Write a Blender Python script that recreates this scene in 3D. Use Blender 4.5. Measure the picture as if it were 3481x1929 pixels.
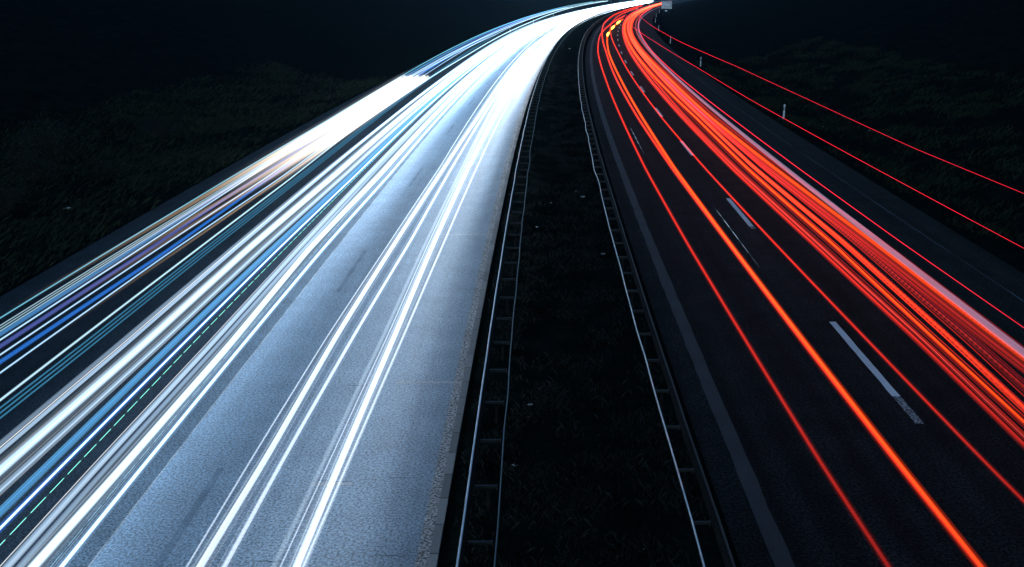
import bpy, math, random
import numpy as np
from mathutils import Matrix, Vector

for o in list(bpy.data.objects):
    bpy.data.objects.remove(o)
C = bpy.context.scene.collection
scene = bpy.context.scene

# ------------------------------------------------------------------ camera
PITCH, ROLL, YAW, CAM_H, X0 = 0.269865, -0.012985, -0.015478, 9.1812, 8.1902
cam_data = bpy.data.cameras.new('camera')
cam_data.sensor_width = 36.0
cam_data.lens = 3687.92 / 3481.0 * 36.0
cam_data.clip_end = 6000.0
cam = bpy.data.objects.new('camera', cam_data)
C.objects.link(cam)
_cy, _sy, _c, _s, _c2, _s2 = math.cos(YAW), math.sin(YAW), math.cos(PITCH), math.sin(PITCH), math.cos(ROLL), math.sin(ROLL)
_h = Vector((_cy, -_sy, 0)); _u = Vector((_s*_sy, _s*_cy, _c)); _f = Vector((_c*_sy, _c*_cy, -_s))
_R = _h*_c2 + _u*_s2
_U = _u*_c2 - _h*_s2
cam.matrix_world = Matrix(((_R.x, _U.x, -_f.x, 0), (_R.y, _U.y, -_f.y, 0), (_R.z, _U.z, -_f.z, CAM_H), (0, 0, 0, 1)))
scene.camera = cam

# ------------------------------------------------------------------ night sky, moon, exposure
world = bpy.data.worlds.new("World")
scene.world = world
world.use_nodes = True
wn = world.node_tree.nodes; wl = world.node_tree.links
sky = wn.new('ShaderNodeTexSky')
sky.sky_type = 'NISHITA'
sky.sun_disc = False
sky.sun_elevation = math.radians(35)
sky.sun_rotation = math.radians(200)
bg = wn['Background']
bg.inputs['Strength'].default_value = 0.085
tint = wn.new('ShaderNodeMix'); tint.data_type = 'RGBA'; tint.blend_type = 'MULTIPLY'
tint.inputs['Factor'].default_value = 1.0
tint.inputs['B'].default_value = (0.48, 0.76, 0.95, 1)
wl.new(sky.outputs[0], tint.inputs['A'])
wl.new(tint.outputs['Result'], bg.inputs['Color'])
fill_sun = bpy.data.lights.new('fill_sun', 'SUN')  # added fill with no source in view, keeps the grass visible
fill_sun.energy = 0.04
fill_sun.angle = math.radians(0.5)
fill_sun.color = (0.8, 0.9, 1.0)
mo = bpy.data.objects.new('fill_sun', fill_sun)
mo.rotation_euler = (math.radians(55), 0, math.radians(-20))
C.objects.link(mo)
scene.view_settings.view_transform = 'Standard'
scene.view_settings.look = 'None'
scene.view_settings.exposure = 0.0
scene.view_settings.gamma = 1.0
scene.cycles.transparent_max_bounces = 96
scene.cycles.max_bounces = 4
scene.cycles.diffuse_bounces = 2
scene.cycles.glossy_bounces = 2
scene.cycles.sample_clamp_indirect = 3.0
rng = random.Random(7)
nr = np.random.default_rng(11)

# ------------------------------------------------------------------ road geometry: arc length s, offset d (right positive), height z
SK = np.array([-60, -10, 40, 80, 130, 200, 300, 420, 600, 900, 1600.])
KK = np.array([.795, .795, .26865, .42355, .35805, .44099, .3521, .14932, .07753, .0126, .0126]) / 1000
SS = np.arange(-60, 1601, 1.0)
_th = np.cumsum(np.interp(SS, SK, KK)); _th -= np.interp(0, SS, _th)
_x = np.cumsum(np.sin(_th)); _y = np.cumsum(np.cos(_th))
_x -= np.interp(0, SS, _x); _y -= np.interp(0, SS, _y)

def pos(s, d, z=0.0):
    s = np.asarray(s, float); d = np.asarray(d, float)
    t = np.interp(s, SS, _th)
    sc = np.clip(s, -60, 1000)
    zz = -0.6526e-5*sc**2 - 0.04705e-8*sc**3
    return np.stack(np.broadcast_arrays(X0 + np.interp(s, SS, _x) + d*np.cos(t), np.interp(s, SS, _y) - d*np.sin(t), zz + z), -1)

def heading(s):
    return float(np.interp(s, SS, _th))

def srange(a, b, fine=1.0):
    """sample positions along the road, coarser with distance"""
    out = [a]
    while out[-1] < b:
        out.append(min(b, out[-1] + fine*max(0.6, abs(out[-1])/45.0)))
    return np.array(out)

# ------------------------------------------------------------------ helpers
def tag(o, label=None, cat=None, group=None, kind=None):
    if label: o['label'] = label
    if cat: o['category'] = cat
    if group: o['group'] = group
    if kind: o['kind'] = kind
    return o

def empty(name, loc, rz=0.0):
    o = bpy.data.objects.new(name, None)
    o.location = loc; o.rotation_euler = (0, 0, rz)
    C.objects.link(o)
    return o

def mesh_obj(name, verts, faces, mats, parent=None, smooth=False, uv=None, fmat=None, attrs=None):
    verts = np.asarray(verts, np.float32).reshape(-1, 3)
    faces = np.asarray(faces, np.int32)
    me = bpy.data.meshes.new(name)
    n, k = faces.shape
    me.vertices.add(len(verts)); me.vertices.foreach_set('co', verts.ravel())
    me.loops.add(n*k); me.loops.foreach_set('vertex_index', faces.ravel())
    me.polygons.add(n)
    me.polygons.foreach_set('loop_start', np.arange(0, n*k, k, dtype=np.int32))
    me.polygons.foreach_set('loop_total', np.full(n, k, dtype=np.int32))
    if fmat is not None: me.polygons.foreach_set('material_index', np.asarray(fmat, np.int32))
    me.polygons.foreach_set('use_smooth', np.full(n, bool(smooth)))
    if uv is not None:
        l = me.uv_layers.new(name='UVMap')
        l.data.foreach_set('uv', np.asarray(uv, np.float32)[faces.ravel()].ravel())
    if attrs:
        for an, av in attrs.items():
            av = np.asarray(av, np.float32)
            if av.ndim == 2:
                a = me.attributes.new(an, 'FLOAT_VECTOR', 'POINT'); a.data.foreach_set('vector', av.ravel())
            else:
                a = me.attributes.new(an, 'FLOAT', 'POINT'); a.data.foreach_set('value', av)
    me.update(); me.validate()
    for m in (mats if isinstance(mats, (list, tuple)) else [mats]): me.materials.append(m)
    o = bpy.data.objects.new(name, me)
    if parent is not None: o.parent = parent
    C.objects.link(o)
    return o

def sweep(name, s, prof, mat, parent=None, closed=True, smooth=False, wob=None, fmat=None):
    """sweep a (d, z) profile along the road; prof is a list of points or a function of s"""
    s = np.asarray(s, float); n = len(s)
    P = np.array(prof, float)
    k = len(P)
    off = np.zeros((n, 2)) if wob is None else wob
    V = np.stack([pos(s, P[j, 0] + off[:, 0], P[j, 1] + off[:, 1]) for j in range(k)], 1).reshape(-1, 3)
    pe = np.concatenate([[0], np.cumsum(np.hypot(*np.diff(P, axis=0).T))])
    UV = np.stack([np.repeat(s, k), np.tile(P[:, 0], n)], 1)
    F = []; fm = []
    for i in range(n-1):
        for j in range(k if closed else k-1):
            j2 = (j+1) % k
            F.append((i*k+j, i*k+j2, (i+1)*k+j2, (i+1)*k+j))
            if fmat is not None: fm.append(fmat[j])
    if closed and k == 4:
        F.append((3, 2, 1, 0)); b = (n-1)*k; F.append((b, b+1, b+2, b+3))
        if fmat is not None: fm += [0, 0]
    return mesh_obj(name, V, F, mat, parent, smooth, UV, fm if fmat is not None else None)

def strip(name, s, d0, d1, z, mat, parent=None, jag=0.0):
    """flat painted sheet lying on the road, edges slightly uneven"""
    s = np.asarray(s, float); n = len(s)
    a = d0 + jag*nr.normal(size=n); b = d1 + jag*nr.normal(size=n)
    V = np.stack([pos(s, a, z), pos(s, b, z)], 1).reshape(-1, 3)
    UV = np.stack([np.repeat(s, 2), np.stack([a, b], 1).ravel()], 1)
    F = [(2*i, 2*i+1, 2*i+3, 2*i+2) for i in range(n-1)]
    return mesh_obj(name, V, F, mat, parent, False, UV)

def boxes(name, lst, mat, parent=None):
    """lst of (centre, size, rot matrix or None): joined boxes as one part"""
    V = []; F = []
    for c, sz, R in lst:
        b = len(V)
        for x in (-.5, .5):
            for y in (-.5, .5):
                for z in (-.5, .5):
                    p = Vector((x*sz[0], y*sz[1], z*sz[2]))
                    if R is not None: p = R @ p
                    V.append(tuple(p + Vector(c)))
        F += [(b, b+1, b+3, b+2), (b+4, b+6, b+7, b+5), (b, b+4, b+5, b+1), (b+2, b+3, b+7, b+6), (b, b+2, b+6, b+4), (b+1, b+5, b+7, b+3)]
    return mesh_obj(name, V, F, mat, parent)

# ------------------------------------------------------------------ materials
def new_mat(name):
    m = bpy.data.materials.new(name); m.use_nodes = True
    return m, m.node_tree.nodes, m.node_tree.links, m.node_tree.nodes['Principled BSDF']

def grain_mat(name, dark, light, scale=35.0, rough=0.7, patch=0.25, bump=0.3, spec=0.35, contrast=(0.35, 0.65), metal=0.0, fine=True):
    m, N, L, p = new_mat(name)
    tc = N.new('ShaderNodeNewGeometry')
    n1 = N.new('ShaderNodeTexNoise'); n1.inputs['Scale'].default_value = scale; n1.inputs['Detail'].default_value = 3; n1.inputs['Roughness'].default_value = 0.7
    n2 = N.new('ShaderNodeTexNoise'); n2.inputs['Scale'].default_value = 0.9; n2.inputs['Detail'].default_value = 5
    L.new(tc.outputs['Position'], n1.inputs['Vector']); L.new(tc.outputs['Position'], n2.inputs['Vector'])
    r = N.new('ShaderNodeValToRGB'); r.color_ramp.elements[0].position = contrast[0]; r.color_ramp.elements[1].position = contrast[1]
    r.color_ramp.elements[0].color = (*dark, 1); r.color_ramp.elements[1].color = (*light, 1)
    L.new(n1.outputs['Fac'], r.inputs[0])
    mr = N.new('ShaderNodeMapRange'); mr.inputs[1].default_value = 0.3; mr.inputs[2].default_value = 0.7
    mr.inputs[3].default_value = 1-patch; mr.inputs[4].default_value = 1+patch
    L.new(n2.outputs['Fac'], mr.inputs[0])
    mx = N.new('ShaderNodeVectorMath'); mx.operation = 'SCALE'
    L.new(r.outputs[0], mx.inputs[0]); L.new(mr.outputs[0], mx.inputs['Scale'])
    L.new(mx.outputs[0], p.inputs['Base Color'])
    p.inputs['Roughness'].default_value = rough
    p.inputs['Specular IOR Level'].default_value = spec
    p.inputs['Metallic'].default_value = metal
    if bump > 0:
        b = N.new('ShaderNodeBump'); b.inputs['Strength'].default_value = bump; b.inputs['Distance'].default_value = 0.02
        L.new(n1.outputs['Fac'], b.inputs['Height']); L.new(b.outputs[0], p.inputs['Normal'])
    return m

def g3(v, t=(1, 1, 1)): return tuple(v*q for q in t)
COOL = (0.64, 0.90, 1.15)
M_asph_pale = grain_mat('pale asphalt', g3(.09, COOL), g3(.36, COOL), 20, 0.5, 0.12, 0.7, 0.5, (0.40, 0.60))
def gutter_dirt(m):
    # road film that settles along the gutter, d around -10.5, with a ragged soft edge
    N = m.node_tree.nodes; L = m.node_tree.links; p = N['Principled BSDF']
    src = p.inputs['Base Color'].links[0].from_socket
    uv = N.new('ShaderNodeUVMap'); sp = N.new('ShaderNodeSeparateXYZ'); L.new(uv.outputs[0], sp.inputs[0])
    ns = N.new('ShaderNodeTexNoise'); ns.inputs['Scale'].default_value = 1.3; ns.inputs['Detail'].default_value = 6
    g = N.new('ShaderNodeNewGeometry'); L.new(g.outputs['Position'], ns.inputs['Vector'])
    a = N.new('ShaderNodeMath'); a.operation = 'MULTIPLY_ADD'; a.inputs[1].default_value = 0.55; L.new(ns.outputs['Fac'], a.inputs[0]); L.new(sp.outputs[1], a.inputs[2])
    mr = N.new('ShaderNodeMapRange'); mr.interpolation_type = 'SMOOTHSTEP'
    mr.inputs[1].default_value = -10.45; mr.inputs[2].default_value = -10.0; mr.inputs[3].default_value = 1.0; mr.inputs[4].default_value = 0.8
    L.new(a.outputs[0], mr.inputs[0])
    sc = N.new('ShaderNodeVectorMath'); sc.operation = 'SCALE'; L.new(src, sc.inputs[0]); L.new(mr.outputs[0], sc.inputs['Scale'])
    L.new(sc.outputs[0], p.inputs['Base Color'])
gutter_dirt(M_asph_pale)
M_asph_dark = grain_mat('dark asphalt', g3(.012, COOL), g3(.055, COOL), 20, 0.8, 0.2, 0.6, 0.08, (0.4, 0.6))  # resurfaced asphalt; the weak headlight spill out here is also put into its colour
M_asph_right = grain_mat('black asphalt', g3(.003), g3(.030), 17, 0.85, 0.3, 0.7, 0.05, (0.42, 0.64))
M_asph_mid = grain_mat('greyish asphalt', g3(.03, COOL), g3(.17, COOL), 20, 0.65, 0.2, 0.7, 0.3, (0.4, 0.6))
M_grit = grain_mat('gritty gutter', g3(.05), g3(.42), 18, 0.8, 0.2, 1.0, 0.3, (0.42, 0.58))
M_dirt = grain_mat('dirty asphalt', g3(.05, COOL), g3(.15, COOL), 22, 0.7, 0.3, 0.5)
M_tar = grain_mat('tar seam', g3(.05, COOL), g3(.16, COOL), 22, 0.6, 0.4, 0.4)
M_pale_seam = grain_mat('pale worn seam', g3(.14), g3(.45), 20, 0.6, 0.4, 0.2)
M_paint = grain_mat('white road paint', g3(.55), g3(.85), 40, 0.6, 0.12, 0.2)
M_paint_worn = grain_mat('worn road paint', g3(.02), g3(.5), 14, 0.7, 0.5, 0.2, 0.3, (0.45, 0.62))
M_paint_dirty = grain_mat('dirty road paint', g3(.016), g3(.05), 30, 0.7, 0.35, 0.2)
M_paint_backlit = grain_mat('backlit road paint', g3(.08, COOL), g3(.29, COOL), 26, 0.6, 0.3, 0.3)  # white paint seen against headlights; its backlit darkening is put into the colour
M_soil = grain_mat('grass covered soil', (.001, .003, .003), (.006, .010, .009), 9, 1.0, 0.6, 0.6, 0.0)
M_lip_highlight = grain_mat('galvanised lip highlight', g3(.75), g3(.9), 6, 0.3, 0.08, 0.0, 0.5, (0.3, 0.7), 0.85)  # glancing highlight along the rail's top edge put into this pale colour
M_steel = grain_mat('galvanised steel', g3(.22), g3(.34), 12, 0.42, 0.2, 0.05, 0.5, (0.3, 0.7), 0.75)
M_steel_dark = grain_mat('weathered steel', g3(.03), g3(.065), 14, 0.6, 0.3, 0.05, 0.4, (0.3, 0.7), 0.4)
M_white = grain_mat('white plastic', g3(.7), g3(.82), 8, 0.45, 0.06, 0.0)
M_black = grain_mat('black plastic', g3(.008), g3(.015), 8, 0.5, 0.1, 0.0)
M_reflect = grain_mat('pale reflector', g3(.88), g3(.92), 8, 0.25, 0.02, 0.0, 0.8)
M_grey = grain_mat('grey sign paint', g3(.06), g3(.09), 8, 0.5, 0.06, 0.0)
M_cream = grain_mat('cream sign paint', (.55, .48, .36), (.62, .55, .42), 8, 0.5, 0.06, 0.0)
M_scrap = grain_mat('pale litter', g3(.4), g3(.65), 30, 0.6, 0.2, 0.1)

def wheel_tracks(m, lo=0.82, hi=1.18):
    # long streaks of wear along the lanes
    N = m.node_tree.nodes; L = m.node_tree.links; p = N['Principled BSDF']
    src = p.inputs['Base Color'].links[0].from_socket
    uv = N.new('ShaderNodeUVMap'); mp = N.new('ShaderNodeMapping'); mp.inputs['Scale'].default_value = (0.035, 1.7, 1); L.new(uv.outputs[0], mp.inputs['Vector'])
    ns = N.new('ShaderNodeTexNoise'); ns.inputs['Scale'].default_value = 1.0; ns.inputs['Detail'].default_value = 5; L.new(mp.outputs[0], ns.inputs['Vector'])
    mr = N.new('ShaderNodeMapRange'); mr.inputs[1].default_value = 0.33; mr.inputs[2].default_value = 0.67; mr.inputs[3].default_value = lo; mr.inputs[4].default_value = hi
    L.new(ns.outputs['Fac'], mr.inputs[0])
    sc = N.new('ShaderNodeVectorMath'); sc.operation = 'SCALE'; L.new(src, sc.inputs[0]); L.new(mr.outputs[0], sc.inputs['Scale'])
    L.new(sc.outputs[0], p.inputs['Base Color'])
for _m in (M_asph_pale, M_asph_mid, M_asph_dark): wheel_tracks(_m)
wheel_tracks(M_asph_right, 0.6, 1.4)
M_post = grain_mat('dark post steel', g3(.006), g3(.018), 14, 0.8, 0.3, 0.05, 0.08)  # also on the rail faces, their shade put into this near-black colour

# kerb stones: joints every metre, each stone a little lighter or darker
def kerb_mat():
    m, N, L, p = new_mat('concrete kerb stones')
    uv = N.new('ShaderNodeUVMap'); sep = N.new('ShaderNodeSeparateXYZ'); L.new(uv.outputs[0], sep.inputs[0])
    fr = N.new('ShaderNodeMath'); fr.operation = 'FRACT'; L.new(sep.outputs[0], fr.inputs[0])
    fl = N.new('ShaderNodeMath'); fl.operation = 'FLOOR'; L.new(sep.outputs[0], fl.inputs[0])
    wn_ = N.new('ShaderNodeTexWhiteNoise'); wn_.noise_dimensions = '1D'; L.new(fl.outputs[0], wn_.inputs['W'])
    ns = N.new('ShaderNodeTexNoise'); ns.inputs['Scale'].default_value = 20; ns.inputs['Detail'].default_value = 4
    g = N.new('ShaderNodeNewGeometry'); L.new(g.outputs['Position'], ns.inputs['Vector'])
    a = N.new('ShaderNodeMath'); a.operation = 'MULTIPLY_ADD'; a.inputs[1].default_value = 0.09; a.inputs[2].default_value = 0.05; L.new(wn_.outputs['Value'], a.inputs[0])
    b = N.new('ShaderNodeMath'); b.operation = 'MULTIPLY_ADD'; b.inputs[1].default_value = 0.14; L.new(ns.outputs['Fac'], b.inputs[0]); L.new(a.outputs[0], b.inputs[2])
    gt = N.new('ShaderNodeMath'); gt.operation = 'GREATER_THAN'; gt.inputs[1].default_value = 0.025; L.new(fr.outputs[0], gt.inputs[0])
    c = N.new('ShaderNodeMath'); c.operation = 'MULTIPLY'; L.new(b.outputs[0], c.inputs[0]); L.new(gt.outputs[0], c.inputs[1])
    L.new(c.outputs[0], p.inputs['Base Color']); p.inputs['Roughness'].default_value = 0.8
    return m
M_kerb = kerb_mat()

def leaf_mat(name, c0, c1, rough=0.5, spec=0.5):
    m, N, L, p = new_mat(name)
    oi = N.new('ShaderNodeNewGeometry')
    r = N.new('ShaderNodeValToRGB'); r.color_ramp.elements[0].color = (*c0, 1); r.color_ramp.elements[1].color = (*c1, 1)
    L.new(oi.outputs['Random Per Island'], r.inputs[0]); L.new(r.outputs[0], p.inputs['Base Color'])
    p.inputs['Roughness'].default_value = rough; p.inputs['Specular IOR Level'].default_value = spec
    return m
M_grass = leaf_mat('grass blades', (.004, .008, .005), (.026, .036, .020), 0.8, 0.05)
M_grass_dry = leaf_mat('dry grass blades', (.004, .007, .007), (.022, .027, .026), 0.8, 0.05)
M_leaf = leaf_mat('shrub leaves', (.002, .005, .003), (.010, .015, .008), 0.45, 0.12)
M_twig = grain_mat('twigs', (.02, .015, .01), (.05, .04, .03), 20, 0.9, 0.2, 0.2)

_tm = {}
def light_mat(col, lev, p=1.3, dash=None, beam=0.0, dip=1.0):
    """the glow of a lamp: additive emission, soft towards the rim of the tube"""
    key = (col, round(lev, 3), p, dash, beam, dip)
    if key in _tm: return _tm[key]
    m = bpy.data.materials.new('lamp glow'); m.use_nodes = True
    N = m.node_tree.nodes; L = m.node_tree.links
    N.clear()
    out = N.new('ShaderNodeOutputMaterial'); add = N.new('ShaderNodeAddShader')
    tr = N.new('ShaderNodeBsdfTransparent'); em = N.new('ShaderNodeEmission')
    em.inputs['Color'].default_value = (*col, 1)
    # cross profile of the glow: 1 on the tube's middle line, 0 at its rim, whatever the angle to the tube
    ax = N.new('ShaderNodeAttribute'); ax.attribute_name = 'axis'
    ge = N.new('ShaderNodeNewGeometry')
    dt = N.new('ShaderNodeVectorMath'); dt.operation = 'DOT_PRODUCT'; L.new(ge.outputs['Incoming'], dt.inputs[0]); L.new(ax.outputs['Vector'], dt.inputs[1])
    sq = N.new('ShaderNodeMath'); sq.operation = 'MULTIPLY'; L.new(dt.outputs['Value'], sq.inputs[0]); L.new(dt.outputs['Value'], sq.inputs[1])
    om = N.new('ShaderNodeMath'); om.operation = 'SUBTRACT'; om.inputs[0].default_value = 1.0004; L.new(sq.outputs[0], om.inputs[1])
    sa = N.new('ShaderNodeMath'); sa.operation = 'SQRT'; L.new(om.outputs[0], sa.inputs[0])
    nv = N.new('ShaderNodeVectorMath'); nv.operation = 'DOT_PRODUCT'; L.new(ge.outputs['Incoming'], nv.inputs[0]); L.new(ge.outputs['Normal'], nv.inputs[1])
    ab = N.new('ShaderNodeMath'); ab.operation = 'ABSOLUTE'; L.new(nv.outputs['Value'], ab.inputs[0])
    iv = N.new('ShaderNodeMath'); iv.operation = 'DIVIDE'; iv.use_clamp = True; L.new(ab.outputs[0], iv.inputs[0]); L.new(sa.outputs[0], iv.inputs[1])
    pw = N.new('ShaderNodeMath'); pw.operation = 'POWER'; pw.inputs[1].default_value = p; L.new(iv.outputs[0], pw.inputs[0])
    at = N.new('ShaderNodeAttribute'); at.attribute_name = 'gain'
    mu = N.new('ShaderNodeMath'); mu.operation = 'MULTIPLY'; L.new(pw.outputs[0], mu.inputs[0]); L.new(at.outputs['Fac'], mu.inputs[1])
    last = mu
    if beam > 0:
        # lamp beam: shines back along the road, weak to the sides and downward
        mxx = N.new('ShaderNodeMath'); mxx.operation = 'MAXIMUM'; mxx.inputs[1].default_value = 0.0; L.new(dt.outputs['Value'], mxx.inputs[0])
        pb = N.new('ShaderNodeMath'); pb.operation = 'POWER'; pb.inputs[1].default_value = beam; L.new(mxx.outputs[0], pb.inputs[0])
        mb = N.new('ShaderNodeMath'); mb.operation = 'MULTIPLY'; L.new(last.outputs[0], mb.inputs[0]); L.new(pb.outputs[0], mb.inputs[1])
        last = mb
    if dip > 1:
        # dipped headlamp: throws more light down on the road than up
        sz = N.new('ShaderNodeSeparateXYZ'); L.new(ge.outputs['Incoming'], sz.inputs[0])
        dm = N.new('ShaderNodeMapRange'); dm.interpolation_type = 'SMOOTHSTEP'
        dm.inputs[1].default_value = 0.02; dm.inputs[2].default_value = -0.12; dm.inputs[3].default_value = 1.0; dm.inputs[4].default_value = dip
        L.new(sz.outputs[2], dm.inputs[0])
        md = N.new('ShaderNodeMath'); md.operation = 'MULTIPLY'; L.new(last.outputs[0], md.inputs[0]); L.new(dm.outputs[0], md.inputs[1])
        last = md
    if dash:
        uv = N.new('ShaderNodeUVMap'); sp = N.new('ShaderNodeSeparateXYZ'); L.new(uv.outputs[0], sp.inputs[0])
        a = N.new('ShaderNodeMath'); a.operation = 'MULTIPLY'; a.inputs[1].default_value = dash[0]; L.new(sp.outputs[0], a.inputs[0])
        f = N.new('ShaderNodeMath'); f.operation = 'FRACT'; L.new(a.outputs[0], f.inputs[0])
        g = N.new('ShaderNodeMath'); g.operation = 'LESS_THAN'; g.inputs[1].default_value = dash[1]; L.new(f.outputs[0], g.inputs[0])
        h = N.new('ShaderNodeMath'); h.operation = 'MULTIPLY_ADD'; h.inputs[1].default_value = 1-dash[2]; h.inputs[2].default_value = dash[2]; L.new(g.outputs[0], h.inputs[0])
        k = N.new('ShaderNodeMath'); k.operation = 'MULTIPLY'; L.new(last.outputs[0], k.inputs[0]); L.new(h.outputs[0], k.inputs[1])
        last = k
    if p > 1.4:
        uv2 = N.new('ShaderNodeUVMap'); sp2 = N.new('ShaderNodeSeparateXYZ'); L.new(uv2.outputs[0], sp2.inputs[0])
        cb = N.new('ShaderNodeCombineXYZ'); k1 = N.new('ShaderNodeMath'); k1.operation = 'MULTIPLY'; k1.inputs[1].default_value = 16.0; L.new(sp2.outputs[1], k1.inputs[0])
        k2 = N.new('ShaderNodeMath'); k2.operation = 'MULTIPLY'; k2.inputs[1].default_value = 0.012; L.new(sp2.outputs[0], k2.inputs[0])
        L.new(k1.outputs[0], cb.inputs[0]); L.new(k2.outputs[0], cb.inputs[1]); cb.inputs[2].default_value = lev*7.3
        ns = N.new('ShaderNodeTexNoise'); ns.inputs['Scale'].default_value = 1.0; ns.inputs['Detail'].default_value = 3; L.new(cb.outputs[0], ns.inputs['Vector'])
        mr = N.new('ShaderNodeMapRange'); mr.inputs[1].default_value = 0.3; mr.inputs[2].default_value = 0.7; mr.inputs[3].default_value = 0.35; mr.inputs[4].default_value = 1.55; L.new(ns.outputs['Fac'], mr.inputs[0])
        ms_ = N.new('ShaderNodeMath'); ms_.operation = 'MULTIPLY'; L.new(last.outputs[0], ms_.inputs[0]); L.new(mr.outputs[0], ms_.inputs[1])
        last = ms_
    sc = N.new('ShaderNodeMath'); sc.operation = 'MULTIPLY'; sc.inputs[1].default_value = lev*0.5; L.new(last.outputs[0], sc.inputs[0])
    L.new(sc.outputs[0], em.inputs['Strength'])
    L.new(tr.outputs[0], add.inputs[0]); L.new(em.outputs[0], add.inputs[1]); L.new(add.outputs[0], out.inputs['Surface'])
    _tm[key] = m
    return m
# ------------------------------------------------------------------ ground: one sheet, banks on both sides
GP = [(-420,50),(-300,44),(-200,34),(-140,25),(-100,17.5),(-80,13),(-65,9.2),(-55,6.6),(-48,4.6),(-43,3.2),(-39,2.1),(-36,1.4),(-33.5,.8),(-31.5,.42),(-30,.2),(-29,.1),(-28,.05),(-27,.03),(-26,.02),(-25.3,0),(-24.9,-.02),(-24.6,-.08),
      (-10.1,-.08),(-9.84,-.06),(-9.8,.03),(-9.4,.05),(-9.0,.04),(-8.6,.02),(-8.1,-.02),(-7.5,-.08),(-6.9,-.08),(-6.3,-.02),(-5.8,.02),(-5.4,.03),(-5.1,.02),(-4.85,-.02),(-4.7,-.08),
      (7.2,-.08),(7.4,-.02),(7.9,.0),(8.4,0),(8.9,-.03),(9.4,-.15),(9.9,-.28),(10.4,-.3),(10.9,-.18),(11.4,-.02),(12,.14),(13,.38),(14,.62),(15.5,1.0),(17,1.4),(19,1.95),(22,2.8),(26,4),(31,5.6),(38,8),(48,11.5),(65,17),(90,25),(150,38),(300,52)]
gs = np.concatenate([np.arange(-50, 120, 2.0), np.arange(120, 420, 6.0), np.arange(420, 1500, 30.0)])
gd = np.array([a for a, b in GP]); gz = np.array([b for a, b in GP])
def bumpf(s, d):
    return (np.sin(s*.37+d*.9)+np.sin(s*.83-d*1.7+1)+np.sin(s*.21+d*.45+2)+np.sin(s*1.3+d*2.3))*.25
def ground_z(s, d):
    a = np.interp(d, gd, gz)
    w = np.clip(np.minimum(np.abs(d+24.9), np.abs(d-7.4)), 0, 8)/8*((d < -24.9) | (d > 7.4))
    m = ((d > -9.7) & (d < -4.95))*.03
    return a + bumpf(s, d)*(w*.28 + m)
GS, GD = np.meshgrid(gs, gd, indexing='ij')
V = pos(GS, GD, ground_z(GS, GD)).reshape(-1, 3)
k = len(gd)
F = [(i*k+j, i*k+j+1, (i+1)*k+j+1, (i+1)*k+j) for i in range(len(gs)-1) for j in range(k-1)]
tag(mesh_obj('ground', V, F, M_soil, smooth=True), kind='structure')

# ------------------------------------------------------------------ carriageways
rs = srange(-40, 1300, 1.5)
def carriageway(name, cuts, mats):
    d = np.array([c for c in cuts]); kk = len(d); n = len(rs)
    S_, D_ = np.meshgrid(rs, d, indexing='ij')
    V = pos(S_, D_, 0.0).reshape(-1, 3)
    UV = np.stack([S_.ravel(), D_.ravel()], 1)
    F = []; fm = []
    for i in range(n-1):
        for j in range(kk-1):
            F.append((i*kk+j, i*kk+j+1, (i+1)*kk+j+1, (i+1)*kk+j)); fm.append(j)
    return tag(mesh_obj(name, V, F, mats, uv=UV, fmat=fm), kind='structure')
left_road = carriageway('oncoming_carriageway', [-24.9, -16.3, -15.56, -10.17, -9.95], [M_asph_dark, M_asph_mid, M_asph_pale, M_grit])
right_road = carriageway('departing_carriageway', [-4.85, 7.4], [M_asph_right])
tag(sweep('kerb', srange(-20, 700, 1.0), [(-9.95, -.05), (-9.95, .10), (-9.80, .10), (-9.80, -.05)], M_kerb), kind='structure')

# painted markings and seams, sheets 4 mm above the road, children of their carriageway
ms = srange(-20, 1200, 1.0)
strip('edge_line', ms, 3.97, 4.29, .004, M_paint, right_road, .003)
strip('edge_line', ms, -4.30, -3.98, .004, M_paint_dirty, right_road, .008)
for n in range(46):
    a = 28.91 + 18*n
    strip('lane_dash', np.linspace(a-5.65, a, 14), -.08, .10, .004, M_paint if n else M_paint, right_road, .003)
    if n < 2:
        strip('worn_paint', np.linspace(a-5.65-(1.6 if n == 0 else .5), a-5.66, 8), -.08, .10, .004, M_paint_worn, right_road, .006)
strip('construction_seam', srange(30, 200, 1.0), 6.065, 6.09, .004, M_asph_mid, right_road, .008)
for n in range(40):
    a = 14.2 + 18*n
    strip('lane_dash', np.linspace(a, a+5.3, 12), -14.50, -14.36, .004, M_paint_backlit, left_road, .004)
strip('edge_line', ms, -18.95, -18.70, .004, M_paint_backlit, left_road, .004)
strip('construction_seam', srange(10, 420, .8), -15.576, -15.546, .004, M_pale_seam, left_road, .004)
for (a, d0, d1) in ((15.9, -12.9, -12.3), (16.1, -10.9, -10.3), (18.9, -12.5, -11.8), (19.05, -11.1, -10.5), (29.5, -11.2, -10.3), (24.0, -12.8, -12.1)):
    q = np.linspace(d0, d1, 9); off = .02*nr.normal(size=9); th_ = .03*np.sin(np.linspace(.15, 3.0, 9))
    V = np.stack([pos(a+off, q, .004), pos(a+off+th_+.008, q, .004)], 1).reshape(-1, 3)
    mesh_obj('crack', V, [(2*i_, 2*i_+1, 2*i_+3, 2*i_+2) for i_ in range(8)], M_tar, left_road)
for (a, d0, d1) in ((24.2, -11.6, -10.0), (18.75, -12.5, -11.7), (40.0, -12.0, -10.1), (60, -13.6, -10.2), (85, -14.2, -10.3), (120, -15, -10.3)):
    strip('crack', np.linspace(a, a+.06+.001*a, 2), d0, d1, .004, M_pale_seam, left_road, .02)

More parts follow.
